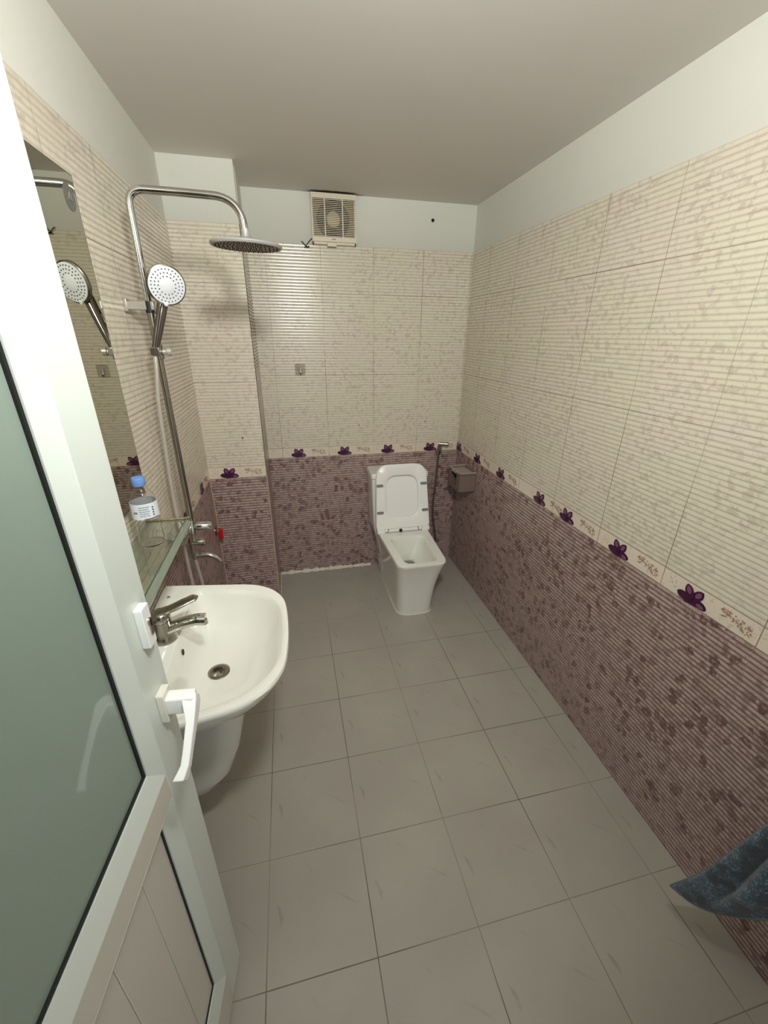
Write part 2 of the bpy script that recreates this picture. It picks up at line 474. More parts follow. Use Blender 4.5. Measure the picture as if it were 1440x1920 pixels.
# ------------------------------------------------------------------ door leaf (opened against the left wall)
TH_ = .105; EX, EY = -1.3703, -2.02
dn = Vector((math.cos(TH_), -math.sin(TH_), 0)); dt = Vector((-math.sin(TH_), -math.cos(TH_), 0))
def D(s, o, z): return Vector((EX, EY, 0)) + dt*s + dn*o + Vector((0, 0, z))
DW, DH, DT = .74, 2.02, .045
door = thing('door_1', 'white aluminium door leaf standing open at the left with green frosted upper pane', 'door', D(DW, 0, 0))
door['kind'] = 'structure'
def dbox(bm, s0, s1, o0, o1, z0, z1, mi=0): return box(bm, s0, s1, o0, o1, z0, z1, mi, D)
ZH, ZU, ZL, ZBI, ZBT = .932, .894, .834, .222, .05
SW = .080
bm = BM()
dbox(bm, 0, SW, -DT, 0, ZBT, DH); obj('stile', bm, M_door, door, bevel=.003)
bm = BM(); dbox(bm, DW-SW, DW, -DT, 0, ZBT, DH); obj('stile', bm, M_door, door, bevel=.003)
bm = BM(); dbox(bm, SW, DW-SW, -DT, -.0005, ZL, ZU); obj('middle_rail', bm, M_panel, door, bevel=.002)
bm = BM(); dbox(bm, SW, DW-SW, -DT, -.0005, ZBT, ZBI-.05); obj('bottom_rail', bm, M_panel, door, bevel=.002)
bm = BM(); dbox(bm, SW, DW-SW, -DT, -.0005, DH-.09, DH); obj('top_rail', bm, M_door, door, bevel=.002)
def bead(name, s0, s1, z0, z1, w_, dep, m, topw=None):
    """sloped glazing bead round an opening"""
    tw = topw or w_
    o = [(s0, z0), (s1, z0), (s1, z1), (s0, z1)]; i = [(s0+w_, z0+tw), (s1-w_, z0+tw), (s1-w_, z1-w_), (s0+w_, z1-w_)]
    bm = BM()
    R = [[D(s, -.004, z) for s, z in o], [D(s*1, -.0005, z) for s, z in [(s0, z0), (s1, z0), (s1, z1), (s0, z1)]],
         [D(s, -dep, z) for s, z in i], [D(s, -dep-.004, z) for s, z in i]]
    rings(bm, R, False, False); return obj(name, bm, m, door)
bead('glazing_bead', SW, DW-SW, ZU, DH-.09, .026, .012, M_door, .036)
bead('panel_bead', SW, DW-SW, ZBI-.05, ZL, .030, .012, M_door, .046)
def gasket(s0, s1, z0, z1, w_, dep):
    o = [(s0, z0), (s1, z0), (s1, z1), (s0, z1)]; i = [(s0+w_, z0+w_), (s1-w_, z0+w_), (s1-w_, z1-w_), (s0+w_, z1-w_)]
    bm = BM(); rings(bm, [[D(s, -dep, z) for s, z in o], [D(s, -dep, z) for s, z in i], [D(s, -dep-.005, z) for s, z in i]], False, False)
    return obj('gasket', bm, M_black, door)
gasket(SW+.026, DW-SW-.026, ZU+.036, DH-.116, .005, .0145)
gasket(SW+.030, DW-SW-.030, ZBI-.004, ZL-.030, .003, .0145)
bm = BM(); dbox(bm, SW+.01, DW-SW-.01, -.024, -.018, ZU+.01, DH-.1); obj('frosted_pane', bm, M_frost, door)
bm = BM()
for k in range(6):
    s0 = SW+.012+k*.094; s1 = min(s0+.0925, DW-SW-.012)
    dbox(bm, s0, s1, -.028, -.0175, ZBI-.02, ZL-.01)
dbox(bm, SW+.01, DW-SW-.01, -.03, -.0195, ZBI-.02, ZL-.01)
obj('lower_panel', bm, M_panel, door, bevel=.0008)
# lock plate with keyhole cylinder
bm = BM()
def dprism(bm, P, o0, o1, mi=0):
    rings(bm, [[D(s, o0, z) for s, z in P], [D(s, o1, z) for s, z in P]], mi=mi)
dprism(bm, rounded([(.022, 1.134), (.046, 1.134), (.046, 1.206), (.022, 1.206)], [.003]*4, 3), 0, .0125)
lk = obj('lock_plate', bm, M_handle, door, bevel=.0015)
bm = BM(); dprism(bm, [(.031+.0065*math.cos(a*PI/8), 1.176+.0065*math.sin(a*PI/8)) for a in range(16)], .010, .0150)
dprism(bm, rounded([(.0270, 1.152), (.0350, 1.152), (.0350, 1.176), (.0270, 1.176)], [.0035]*4, 3), .010, .0145)
cy = obj('key_cylinder', bm, M_chrome_d, lk)
bm = BM(); dprism(bm, [(.0297, 1.168), (.0323, 1.168), (.0323, 1.182), (.0297, 1.182)], .0150, .0155); obj('keyhole', bm, M_dark, cy)
# rose + lever handle
bm = BM(); dprism(bm, rounded([(.022, .980), (.051, .980), (.051, 1.040), (.022, 1.040)], [.003]*4, 3), 0, .0125)
obj('handle_rose', bm, mat('rose_plastic', srgb(222, 220, 208), .35), door, bevel=.0015)
hd = BM()
neck = rounded([(.026, .996), (.050, .996), (.050, 1.030), (.026, 1.030)], [.004]*4, 3)
dprism(hd, neck, .0120, .056)
# lever blade: section swept along a line from the neck down and toward the hinge
a0 = Vector((.034, 1.019)); a1 = Vector((.142, .942)); ld = (a1-a0).normalized(); ln_ = Vector((-ld.y, ld.x))
secs = [(0, .016, .038, .059), (.010, .0165, .038, .061), (.028, .0150, .044, .062), (.046, .0120, .049, .062), (.085, .0100, .050, .062), (.105, .0100, .050, .062), (.116, .0115, .046, .060), (.126, .0130, .042, .058)]
R = []
for t, hw, o0, o1 in secs:
    p = a0 - ld*.004 + ld*t
    R.append([D((p+ln_*hw).x, o0, (p+ln_*hw).y), D((p-ln_*hw).x, o0, (p-ln_*hw).y), D((p-ln_*hw*.8).x, o1, (p-ln_*hw*.8).y), D((p+ln_*hw*.8).x, o1, (p+ln_*hw*.8).y)])
rings(hd, R)
obj('lever_handle', hd, M_handle, door, bevel=.0018)
for hz in (.3, 1.1, 1.8):
    bm = BM(); cyl(bm, D(DW+.004, -.01, hz-.05), D(DW+.004, -.01, hz+.05), .008); obj('hinge', bm, M_door, door)
# frame of the doorway
bm = BM(); box(bm, -1.50, -1.468, YN-.08, YN+.01, 0, 2.06); box(bm, -.65, -.62, YN-.08, YN+.01, 0, 2.06); box(bm, -1.468, -.65, YN-.08, YN+.01, 2.03, 2.06)
struct('trim_5', bm, M_door)

# ------------------------------------------------------------------ toilet
TCX = -.460
toi = thing('toilet', 'white one-piece ceramic toilet with its seat and lid raised', 'toilet', (TCX, -.36, 0))
def trect(hwb, hwf, yb, yf, rb, rf, z, n=96, c=None):
    P = rounded([(TCX-hwb, yb), (TCX-hwf, yf), (TCX+hwf, yf), (TCX+hwb, yb)], [rb, rf, rf, rb], 8)
    return [Vector((p.x, p.y, z)) for p in radial(P, c or (TCX, (yb+yf)/2), n)]
CC = (TCX, -.54)
bm = BM()
R = [trect(.122, .112, -.03, -.648, .02, .075, 0, c=CC), trect(.121, .112, -.03, -.650, .02, .075, .02, c=CC),
     trect(.122, .114, -.03, -.660, .02, .072, .10, c=CC), trect(.132, .120, -.025, -.676, .02, .068, .20, c=CC),
     trect(.150, .130, -.02, -.700, .02, .062, .29, c=CC), trect(.168, .139, -.015, -.722, .02, .056, .35, c=CC),
     trect(.177, .143, -.012, -.733, .02, .052, .375, c=CC), trect(.180, .145, -.010, -.738, .02, .050, .385, c=CC),
     trect(.181, .146, -.008, -.741, .02, .050, .398, c=CC), trect(.178, .143, -.012, -.738, .02, .048, .404, c=CC),
     trect(.114, .098, -.375, -.714, .050, .045, .404, c=CC), trect(.110, .094, -.379, -.710, .05, .045, .398, c=CC),
     trect(.106, .092, -.384, -.706, .05, .045, .372, c=CC), trect(.104, .090, -.384, -.704, .05, .045, .350, c=CC),
     trect(.090, .078, -.386, -.670, .06, .045, .30, c=CC), trect(.064, .056, -.388, -.560, .05, .04, .262, c=(TCX, -.47)),
     trect(.046, .042, -.389, -.478, .035, .035, .245, c=(TCX, -.435)), trect(.040, .038, -.391, -.474, .03, .03, .15, c=(TCX, -.435))]
rings(bm, R)
obj('bowl', bm, M_ceramic, toi, smooth=40)
bm = BM(); rings(bm, [trect(.043, .040, -.390, -.476, .03, .03, .232, c=(TCX, -.435)), trect(.043, .040, -.390, -.476, .03, .03, .233, c=(TCX, -.435))])
obj('water', bm, M_water, toi)
bm = BM(); rings(bm, [trect(.036, .034, -.394, -.472, .03, .03, .158, c=(TCX, -.435)), trect(.036, .034, -.394, -.472, .03, .03, .215, c=(TCX, -.435))]); obj('trap_opening', bm, M_dark, toi)
bm = BM(); T = lambda hw, y0, y1, z, r=.018: [Vector((p.x, p.y, z)) for p in rounded([(TCX-hw, y0), (TCX-hw, y1), (TCX+hw, y1), (TCX+hw, y0)], [r]*4, 5)]
rings(bm, [T(.120, -.012, -.235, .06), T(.128, -.012, -.235, .19), T(.150, -.010, -.235, .30), T(.177, -.01, -.228, .398), T(.180, -.01, -.208, .46), T(.184, -.01, -.195, .60), T(.188, -.01, -.19, .735)])
obj('tank', bm, M_ceramic, toi, smooth=40)
bm = BM(); rings(bm, [T(.188, -.008, -.190, .737), T(.191, -.006, -.193, .740), T(.191, -.006, -.193, .764), T(.187, -.009, -.189, .771)])
obj('tank_lid', bm, M_ceramic, toi, smooth=40)
bm = BM(); lathe(bm, (TCX, -.10, .7705), (0, 0, 1), [(0, .024), (.004, .024), (.005, .021)]); obj('flush_button', bm, M_chrome, toi, smooth=40)
# raised seat and lid: plane through hinge line (y=-.300,z=.428) leaning back
H0 = Vector((TCX, -.296, .428)); LU = Vector((0, .092, .405)).normalized(); LN = Vector((0, -LU.z, LU.y))
def P2(u, v, o): return H0+Vector((u, 0, 0))+LU*v+LN*o
def slab_ring(bm, outer, inner, o0, o1, N=96, c=(0, .2), mi=0, rnd_=.003):
    A = radial(outer, c, N); 
    f = lambda P, s, o: [P2(c[0]+(p.x-c[0])*s, c[1]+(p.y-c[1])*s, o) for p in P]
    if inner is None:
        rings(bm, [f(A, .985, o0), f(A, 1, o0+rnd_), f(A, 1, o1-rnd_), f(A, .985, o1)], mi=mi)
    else:
        B = radial(inner, c, N)
        rings(bm, [f(B, 1, o0), f(A, .985, o0), f(A, 1, o0+rnd_), f(A, 1, o1-rnd_), f(A, .985, o1), f(B, 1.05, o1), f(B, 1.0, o1-rnd_*1.5), f(B, 1, o0)], False, False, mi)
outer = rounded([(-.180, .0), (-.163, .415), (.163, .415), (.180, .0)], [.012, .085, .085, .012], 10)
inner = rounded([(-.108, .075), (-.106, .345), (.106, .345), (.108, .075)], [.075, .075, .075, .075], 10)
bm = BM(); slab_ring(bm, outer, None, -.034, -.019); lid = obj('lid', bm, M_plastic, toi, smooth=40)
bm = BM(); slab_ring(bm, outer, inner, -.011, .006); seat = obj('seat', bm, M_plastic, toi, smooth=40)
for u, v in ((-.146, .285), (.144, .285), (-.150, .110), (.150, .110)):
    bm = BM(); P = rounded([(u-.022, v-.009), (u-.022, v+.009), (u+.022, v+.009), (u+.022, v-.009)], [.009]*4, 6)
    rings(bm, [[P2(p.x, p.y, .005) for p in P], [P2(p.x, p.y, .0095) for p in P]])
    obj('bumper', bm, M_gap, seat, label='grey oval rubber bumper')
bm = BM()
for s in (-1, 1):
    box(bm, TCX+s*.150-.026, TCX+s*.150+.026, -.318, -.288, .404, .430)
    cyl(bm, (TCX+s*.105, -.300, .420), (TCX+s*.122, -.300, .420), .012)
box(bm, TCX-.100, TCX+.100, -.310, -.292, .409, .427)
obj('hinge', bm, M_plastic, toi, bevel=.003)
bm = BM(); lathe(bm, (TCX-.02, -.3105, .418), (0, -1, .3), [(0, .011), (.003, .011), (.004, .008)]); obj('damper_cap', bm, M_black, toi)
# caulk around its foot
bm = BM(); A = trect(.122, .112, -.03, -.648, .02, .075, 0, c=CC); rnd = random.Random(2); q = [.006*(.4+.8*rnd.random()) for _ in A]
cc = Vector((CC[0], CC[1], 0))
rings(bm, [[p+Vector((0, 0, .005)) for p in A], [p+(p-cc).normalized()*k for p, k in zip(A, q)]], False, False)
obj('caulk', bm, M_caulk, toi)

# ------------------------------------------------------------------ basin on the left wall
BY = -1.640
sink = thing('wash_basin', 'white ceramic wash basin with half pedestal mounted on the left wall', 'sink', (-WD, BY, .80))
SC = (-1.395, BY)
def sout(xb, xf, hb_, hf, rf, bow, z, N=128):
    P = rounded([(xb, BY+hb_), (xf, BY+hf), (xf, BY-hf), (xb, BY-hb_)], [.008, rf, rf, .008], 12)
    P = radial(P, SC, N)
    o = []
    for p in P:
        k = max(0, (p.x-SC[0])/(xf-SC[0])); o.append(Vector((p.x+bow*k*k*(1-min(1, ((p.y-BY)/hf)**2)), p.y, z)))
    return o
def sin_(xb, xf, hb_, hf, rb, rf, bow, z, N=128, dx=0):
    P = rounded([(xb, BY+hb_), (xf, BY+hf), (xf, BY-hf), (xb, BY-hb_)], [rb, rf, rf, rb], 12)
    P = radial(P, SC, N); o = []
    for p in P:
        k = max(0, (p.x-SC[0])/(xf-SC[0])); o.append(Vector((p.x+bow*k*k*(1-min(1, ((p.y-BY)/hf)**2))+dx, p.y, z)))
    return o
bm = BM(); ZS = .802
DR = Vector((-1.392, -1.615))
def small(r, z, N=128): return [Vector((DR.x+r*math.cos(2*PI*k/N), DR.y+r*math.sin(2*PI*k/N), z)) for k in range(N)]
def blend(A, B, t, z): return [Vector((a.x*(1-t)+b.x*t, a.y*(1-t)+b.y*t, z)) for a, b in zip(A, B)]
IN = sin_(-1.478, -1.222, .270, .205, .035, .115, .024, ZS-.003)
BO = small(.024, 0)
R = [sout(-WD, -1.30, .20, .11, .06, .01, .62), sout(-WD, -1.26, .26, .17, .08, .015, .69), sout(-WD, -1.222, .296, .222, .11, .022, .755),
     sout(-WD, -1.206, .304, .240, .125, .026, .785), sout(-WD, -1.202, .307, .244, .13, .026, .797), sout(-WD, -1.205, .304, .241, .128, .026, ZS+.002),
     sout(-WD+.002, -1.214, .294, .230, .122, .026, ZS+.001),
     sin_(-1.484, -1.218, .276, .211, .035, .118, .025, ZS-.001), IN,
     blend(IN, BO, .05, ZS-.02), blend(IN, BO, .14, ZS-.06), blend(IN, BO, .27, ZS-.10), blend(IN, BO, .46, ZS-.125), blend(IN, BO, .72, ZS-.138), small(.030, .657), small(.029, .652), small(.028, .60)]
rings(bm, R); obj('bowl', bm, M_ceramic, sink, smooth=45)
bm = BM(); lathe(bm, (DR.x, DR.y, .655), (0, 0, 1), [(0, .0315), (.004, .0315), (.0055, .029), (.0045, .021), (-.02, .019), (-.03, .018)], cap=False)
dr = obj('drain', bm, M_chrome_d, sink, smooth=50)
bm = BM(); lathe(bm, (DR.x, DR.y, .630), (0, 0, 1), [(0, .0185), (.001, .018)]); obj('drain_hole', bm, M_dark, dr)
bm = BM(); lathe(bm, (DR.x+.004, DR.y, .646), (.25, .1, 1), [(0, .013), (.003, .013)]); obj('stopper', bm, M_chrome_d, dr)
bm = BM(); lathe(bm, (-1.4735, -1.632, .762), (1, 0, .15), [(0, .0125), (.002, .0125), (.003, .009)]); ov = obj('overflow_ring', bm, M_chrome, sink)
bm = BM(); lathe(bm, (-1.4705, -1.632, .7625), (1, 0, .15), [(0, .0085), (.001, .008)]); obj('overflow_hole', bm, M_dark, ov)
def ped(xf, hw, z):
    P = rounded([(-WD, BY+hw), (xf, BY+hw*.86), (xf, BY-hw*.86), (-WD, BY-hw)], [.002, .08, .08, .002], 10)
    return [Vector((p.x, p.y, z)) for p in radial(P, (-1.50, BY), 64)]
bm = BM(); rings(bm, [ped(-1.535, .045, .245), ped(-1.475, .072, .252), ped(-1.425, .088, .280), ped(-1.385, .100, .33), ped(-1.352, .110, .43), ped(-1.330, .118, .53), ped(-1.30, .13, .64)])
obj('half_pedestal', bm, M_ceramic, sink, smooth=50)
bm = BM()
for dx, dy, w1, w2 in ((0, 0, .0012, .006), (.004, .002, .0035, .0012), (.004, -.003, .0035, .0012)):
    box(bm, -1.556+dx-w1, -1.556+dx+w1, -1.405+dy-w2, -1.405+dy+w2, ZS+.0008, ZS+.0022)
obj('brand_mark', bm, M_gap, sink)
# faucet
fc = thing('faucet', 'chrome single lever mixer faucet on the wash basin', 'faucet', (-1.515, -1.615, .803))
FX, FY = -1.513, -1.612
bm = BM(); lathe(bm, (FX, FY, .8035), (0, 0, 1), [(0, .033), (.004, .033), (.012, .029), (.030, .0255), (.055, .0250), (.062, .025)]); obj('body', bm, M_chrome_d, fc, smooth=40)
bm = BM(); tube(bm, spline([(FX+.012, FY, .832), (FX+.045, FY, .845), (FX+.085, FY, .852), (FX+.112, FY+.0, .850)]), [.0175]*25, 20, sc=(1.15, .85), up=(0, 0, 1))
lathe(bm, (FX+.106, FY, .848), (.1, 0, -1), [(0, .0105), (.012, .0105), (.013, .009)], 20)
obj('spout', bm, M_chrome, fc, smooth=50)
bm = BM(); lathe(bm, (FX, FY, .866), (0, 0, 1), [(0, .0245), (.004, .026), (.016, .026), (.024, .022), (.028, .011)]); 
tube(bm, spline([(FX-.004, FY, .886), (FX+.03, FY+.010, .892), (FX+.065, FY+.026, .899), (FX+.094, FY+.040, .903)]), [.020]*6+[.0185]*10+[.0175]*6+[.014, .009, .003], 20, sc=(1, .36), up=(0, 0, 1))
obj('lever', bm, M_chrome_d, fc, smooth=50)

# ------------------------------------------------------------------ mirror
mir = thing('wall_mirror', 'frameless mirror on the left wall reflecting the shower', 'mirror', (-WD, -1.63, 1.14))
bm = BM(); box(bm, -1.5785, -1.573, -1.93, -1.330, 1.140, 1.915); mo = obj('mirror_glass', bm, M_mirror, mir, bevel=.0008)
bm = BM(); box(bm, -1.5795, -1.5733, -1.932, -1.328, 1.138, 1.1402); box(bm, -1.5795, -1.5733, -1.3301, -1.3275, 1.138, 1.917); box(bm, -1.5795, -1.5733, -1.932, -1.328, 1.9148, 1.917)
obj('mirror_edge', bm, M_medge, mir)

bm = BM(); lathe(bm, (-1.5728, -1.370, 1.865), (1, 0, 0), [(0, .027), (.0006, .027)], 40); bd_ = obj('maker_badge', bm, mat('etched_badge', srgb(104, 102, 94), .5), mir, label='grey round etched badge')
bm = BM()
for k in range(3):
    a = PI/2+k*2*PI/3; p = Vector((-1.5718, -1.370+.010*math.cos(a), 1.865+.010*math.sin(a))); q = Vector((-1.5718, -1.370+.010*math.cos(a+2*PI/3), 1.865+.010*math.sin(a+2*PI/3)))
    tube(bm, [p, q], .0012, 6)
obj('badge_mark', bm, M_gap, bd_)
# ------------------------------------------------------------------ glass shelf with rail
shf = thing('glass_shelf', 'clear green glass shelf with metal end rail under the mirror', 'shelf', (-WD, -1.60, 1.045))
SZ = 1.05
bm = BM(); P = [(-1.580, -1.362), (-1.470, -1.362), (-1.470, -1.86), (-1.580, -1.86)]
rings(bm, [[Vector((x, y, SZ-.006)) for x, y in P], [Vector((x, y, SZ)) for x, y in P]]); obj('shelf_pane', bm, M_shelf, shf)
bm = BM()
rings(bm, [[Vector((-1.4678, y, SZ-.006)), Vector((-1.4678, y, SZ+.001)), Vector((-1.462, y, SZ+.001)), Vector((-1.453, y, SZ-.008)), Vector((-1.453, y, SZ-.012)), Vector((-1.462, y, SZ-.011))] for y in (-1.362, -1.86)])
obj('front_edge', bm, M_shelf_edge, shf)
bm = BM(); box(bm, -1.4708, -1.4676, -1.86, -1.362, SZ-.008, SZ+.0016); obj('edge_line', bm, M_medge, shf)  # dark strip added to draw the dark line along the glass edge
for y in (-1.358, -1.864):
    bm = BM(); tube(bm, [(-1.580, y, SZ+.003), (-1.470, y, SZ+.003), (-1.461, y, SZ+.003)], .0050, 14)
    lathe(bm, (-1.463, y, SZ+.003), (1, 0, 0), [(0, .007), (.007, .007), (.009, .004)], 16)
    lathe(bm, (-1.5800, y, SZ+.003), (1, 0, 0), [(0, .012), (.004, .012), (.006, .006)], 20)
    obj('end_rail', bm, M_brass, shf, smooth=40)

# ------------------------------------------------------------------ water bottle
BX, BYY = -1.522, -1.512
bt = thing('water_bottle', 'clear plastic water bottle with a blue cap and white label on the glass shelf', 'bottle', (BX, BYY, SZ+.0006))
bz = SZ+.0006
prof = [(0, .018), (.001, .026), (.006, .0305), (.02, .0315), (.03, .0300), (.036, .0315), (.05, .0300), (.056, .0315), (.07, .0300), (.076, .0315), (.082, .0318), (.125, .0318), (.130, .0310), (.145, .026), (.157, .018), (.164, .0135), (.170, .0125), (.178, .0125)]
bm = BM(); lathe(bm, (BX, BYY, bz), (0, 0, 1), prof + [(t, r-.0006) for t, r in prof[::-1] if t > .002] + [(.0016, .017)], 48)
obj('bottle_body', bm, M_pet, bt, smooth=60)
bm = BM(); lathe(bm, (BX, BYY, bz), (0, 0, 1), [(.084, .0322), (.127, .0322), (.127, .0326), (.084, .0326), (.084, .0322)], 48, cap=False); lb = obj('label', bm, M_label, bt, smooth=60)
bm = BM(); lathe(bm, (BX, BYY, bz), (0, 0, 1), [(.170, .0150), (.172, .0158), (.189, .0158), (.192, .0145)], 32); obj('cap', bm, M_bluecap, bt, smooth=40)
bm = BM(); rnd = random.Random(5)
def lab(a0, a1, z0, z1, mi):
    n = 5; A = [(a0+(a1-a0)*i/n) for i in range(n+1)]
    R = [[Vector((BX+.0329*math.cos(a), BYY+.0329*math.sin(a), bz+z)) for z in (z0, z1)] for a in A]
    rings(bm, R, False, False, mi, closed=False)
face = math.atan2(-2.63+1.51, -1.12+1.53)
for i, z in enumerate((.117, .111, .105, .099, .093)):
    a = face-.45
    while a < face+.25:
        L = .04+rnd.random()*.10; lab(a, a+L, z, z+.0026, 1); a += L+.04
for i in range(4): lab(face+.50, face+.62, .092+i*.007, .096+i*.007, 0)
lab(face-.95, face-.62, .101, .106, 1); lab(face-.2, face+1.0, .0845, .0865, 0)
obj('label_print', bm, [M_ink, M_inkg], lb)

# ------------------------------------------------------------------ shower column
PXX, PYY = -1.515, -1.125
sh = thing('shower_column', 'chrome shower column with round rain head, riser pipe and mixer tap on the left wall', 'shower', (-WD, PYY, .85))
arm = [(PXX, PYY, 1.64)] + [(PXX, PYY, 1.80)] + arc((PXX, PYY, 1.905), (PXX, PYY, 1.949), (PXX+.045, PYY, 1.949)) + [(-1.40, PYY, 1.949)] + arc((-1.292, PYY, 1.947), (-1.216, PYY, 1.945), (-1.213, PYY, 1.870), 14) + [(-1.213, PYY, 1.855)]
bm = BM(); tube(bm, arm, .0105, 20); obj('upper_arm', bm, M_chrome, sh, smooth=60)
bm = BM(); tube(bm, [(PXX, PYY, .93), (PXX, PYY, 1.30), (PXX, PYY, 1.655)], .0108, 20); obj('riser_pipe', bm, M_chrome_d, sh, smooth=60)
bm = BM(); box(bm, -1.579, -1.500, PYY-.010, PYY+.010, 1.648, 1.672); box(bm, -1.581, -1.571, PYY-.016, PYY+.016, 1.642, 1.678)
obj('wall_bracket', bm, M_satin, sh, bevel=.002)
bm = BM(); cyl(bm, (PXX, PYY, 1.640), (PXX, PYY, 1.672), .0120); obj('pipe_joint', bm, M_black, sh)
HX = Vector((-1.213, PYY, 1.826)); hn = Vector((.02, -.03, 1)).normalized()
bm = BM(); lathe(bm, HX, hn, [(.0455, .0075), (.045, .0115), (.026, .0125), (.025, .012), (.0245, .018), (.018, .025), (.0135, .030)], 32); obj('head_joint', bm, M_grey, sh, smooth=40)
bm = BM(); lathe(bm, HX, hn, [(-.001, .090), (-.0015, .103), (.003, .1055), (.007, .104), (.011, .085), (.015, .030), (.016, .02)], 64); rh = obj('rain_head', bm, M_grey, sh, smooth=30)
bm = BM(); lathe(bm, HX, hn, [(-.0022, .098), (-.0012, .0995)], 64); obj('spray_plate', bm, M_under, rh)
bm = BM(); u, v, d = frame(hn)
for i, (rr, n) in enumerate(((.014, 6), (.028, 12), (.042, 18), (.055, 24), (.068, 28), (.080, 34), (.090, 38))):
    for k in range(n):
        a = 2*PI*(k+.5*(i % 2))/n
        if min(abs(a-PI*.5-.4), abs(a-PI*.5+.4)) < .10: continue
        p = HX+u*math.cos(a)*rr+v*math.sin(a)*rr-d*.002
        lathe(bm, p, -d, [(0, .0024), (.0025, .0017)], 6)
o = obj('nozzles', bm, M_nozz_d, rh); o['kind'] = 'stuff'
# mixer
bm = BM(); tube(bm, [(-1.538, PYY-.085, .905), (-1.538, PYY+.085, .905)], .0185, 24)
for s in (-1, 1):
    lathe(bm, (-1.5800, PYY+s*.075, .905), (1, 0, 0), [(0, .030), (.004, .030), (.010, .020), (.014, .013), (.045, .013)], 28)
tube(bm, [(PXX, PYY, .890), (PXX, PYY, .948)], .0135, 20)
tube(bm, [(PXX-.012, PYY, .90), (PXX-.012, PYY, .79)], .0125, 20)
obj('mixer_body', bm, M_chrome, sh, smooth=50)
bm = BM(); lathe(bm, (-1.512, PYY, .921), (1, 0, -.03), [(0, .012), (.014, .012), (.016, .017), (.062, .0155), (.066, .012)], 28); obj('mixer_knob', bm, M_chrome, sh, smooth=40)
bm = BM(); lathe(bm, (-1.530, PYY, .853), (1, 0, 0), [(0, .013), (.02, .014), (.038, .0165), (.050, .0165), (.052, .012)], 28); obj('diverter_knob', bm, M_chrome, sh, smooth=40)
bm = BM(); tube(bm, spline([(-1.535, PYY, .793), (-1.505, PYY, .797), (-1.475, PYY, .795), (-1.452, PYY, .782), (-1.438, PYY, .762)], 6), .0095, 16); obj('bath_spout', bm, M_chrome, sh, smooth=60)
# slider and hand shower
bm = BM(); cyl(bm, (PXX, PYY, 1.508), (PXX, PYY, 1.552), .0155); box(bm, PXX-.013, PXX+.013, PYY-.038, PYY, 1.520, 1.544)
sl = obj('slider', bm, M_chrome_d, sh, bevel=.002)
bm = BM(); lathe(bm, (PXX+.014, PYY, 1.530), (1, 0, .05), [(0, .009), (.012, .010), (.014, .013), (.026, .012)], 20); obj('slider_knob', bm, M_hose, sl, smooth=40)
hs = thing('hand_shower', 'round white faced hand shower clipped to the riser pipe', 'shower head', (-1.515, -1.155, 1.535))
HC_ = Vector((-1.449, -1.155, 1.713)); fd = Vector((.44, -.87, -.22)).normalized()
hb0 = Vector((-1.518, -1.150, 1.530))
bm = BM(); lathe(bm, HC_, -fd, [(-.001, .047), (.003, .0545), (.010, .0548), (.018, .048), (.024, .030), (.026, .012)], 48)
hsd = obj('head_shell', bm, M_chrome_d, hs, smooth=35)
bm = BM(); lathe(bm, HC_, fd, [(-.002, .0505), (.0015, .0500), (.0025, .047), (.0027, .02), (.0040, .018), (.0045, .004)], 48)
fcp = obj('spray_face', bm, M_face, hs, smooth=35)
bm = BM(); u, v, d = frame(fd)
for rr, n, r0 in ((.024, 15, .0021), (.0335, 22, .0021), (.0430, 28, .0021)):
    for k in range(n):
        a = 2*PI*k/n; p = HC_+u*math.cos(a)*rr+v*math.sin(a)*rr+fd*.0022
        lathe(bm, p, fd, [(0, r0), (.0018, r0*.75)], 8)
o = obj('nozzles', bm, M_nozz, fcp); o['kind'] = 'stuff'
jo = HC_ - fd*.030 + Vector((-.012, 0, -.050))
bm = BM(); tube(bm, spline([hb0, hb0.lerp(jo, .35), hb0.lerp(jo, .7)+Vector((0, 0, .0)), jo, HC_-fd*.026+Vector((-.004, 0, -.02))], 6), [.0105, .0108, .011, .0115, .012, .0125, .013, .0132, .0135, .0138, .014, .0142, .0145, .0147, .015, .015, .0152, .0155, .0158, .016, .0155, .015, .014, .013, .012], 18)
obj('handle', bm, M_handle_d, hs, smooth=60)
bm = BM(); tp = HC_+fd*.002+(Vector((-.20, 0, -1))-fd*Vector((-.20, 0, -1)).dot(fd)).normalized()*.050
lathe(bm, tp, fd, [(-.003, .006), (.003, .006), (.004, .004)], 14); obj('spray_lever', bm, M_face, hs, smooth=40)
hose = BM()
tube(hose, spline([hb0, (-1.523, -1.155, 1.47), (-1.534, -1.158, 1.38), (-1.540, -1.160, 1.25), (-1.545, -1.165, 1.10), (-1.545, -1.170, .95), (-1.542, -1.175, .80), (-1.535, -1.18, .62), (-1.525, -1.17, .50), (-1.515, -1.14, .46), (-1.512, -1.118, .52), (-1.520, -1.118, .66), (-1.527, -1.123, .78)], 8), .0066, 12)
tag(obj('shower_hose', hose, M_hose, smooth=60), 'thin silver hose hanging from the hand shower beside the riser pipe', 'hose')

# stop valve with red handle
vx = thing('stop_valve', 'small chrome stop valve with a red handle low on the left wall near the pier', 'valve', (-WD, -.425, .575))
bm = BM(); lathe(bm, (-1.5805, -.425, .575), (1, 0, 0), [(0, .032), (.003, .032), (.006, .016), (.014, .010), (.020, .008)], 28); obj('escutcheon', bm, M_chrome_d, vx, smooth=40)
bm = BM(); box(bm, -1.568, -1.545, -.433, -.417, .520, .590); obj('red_lever', bm, M_red, vx, bevel=.006, label='red lever')

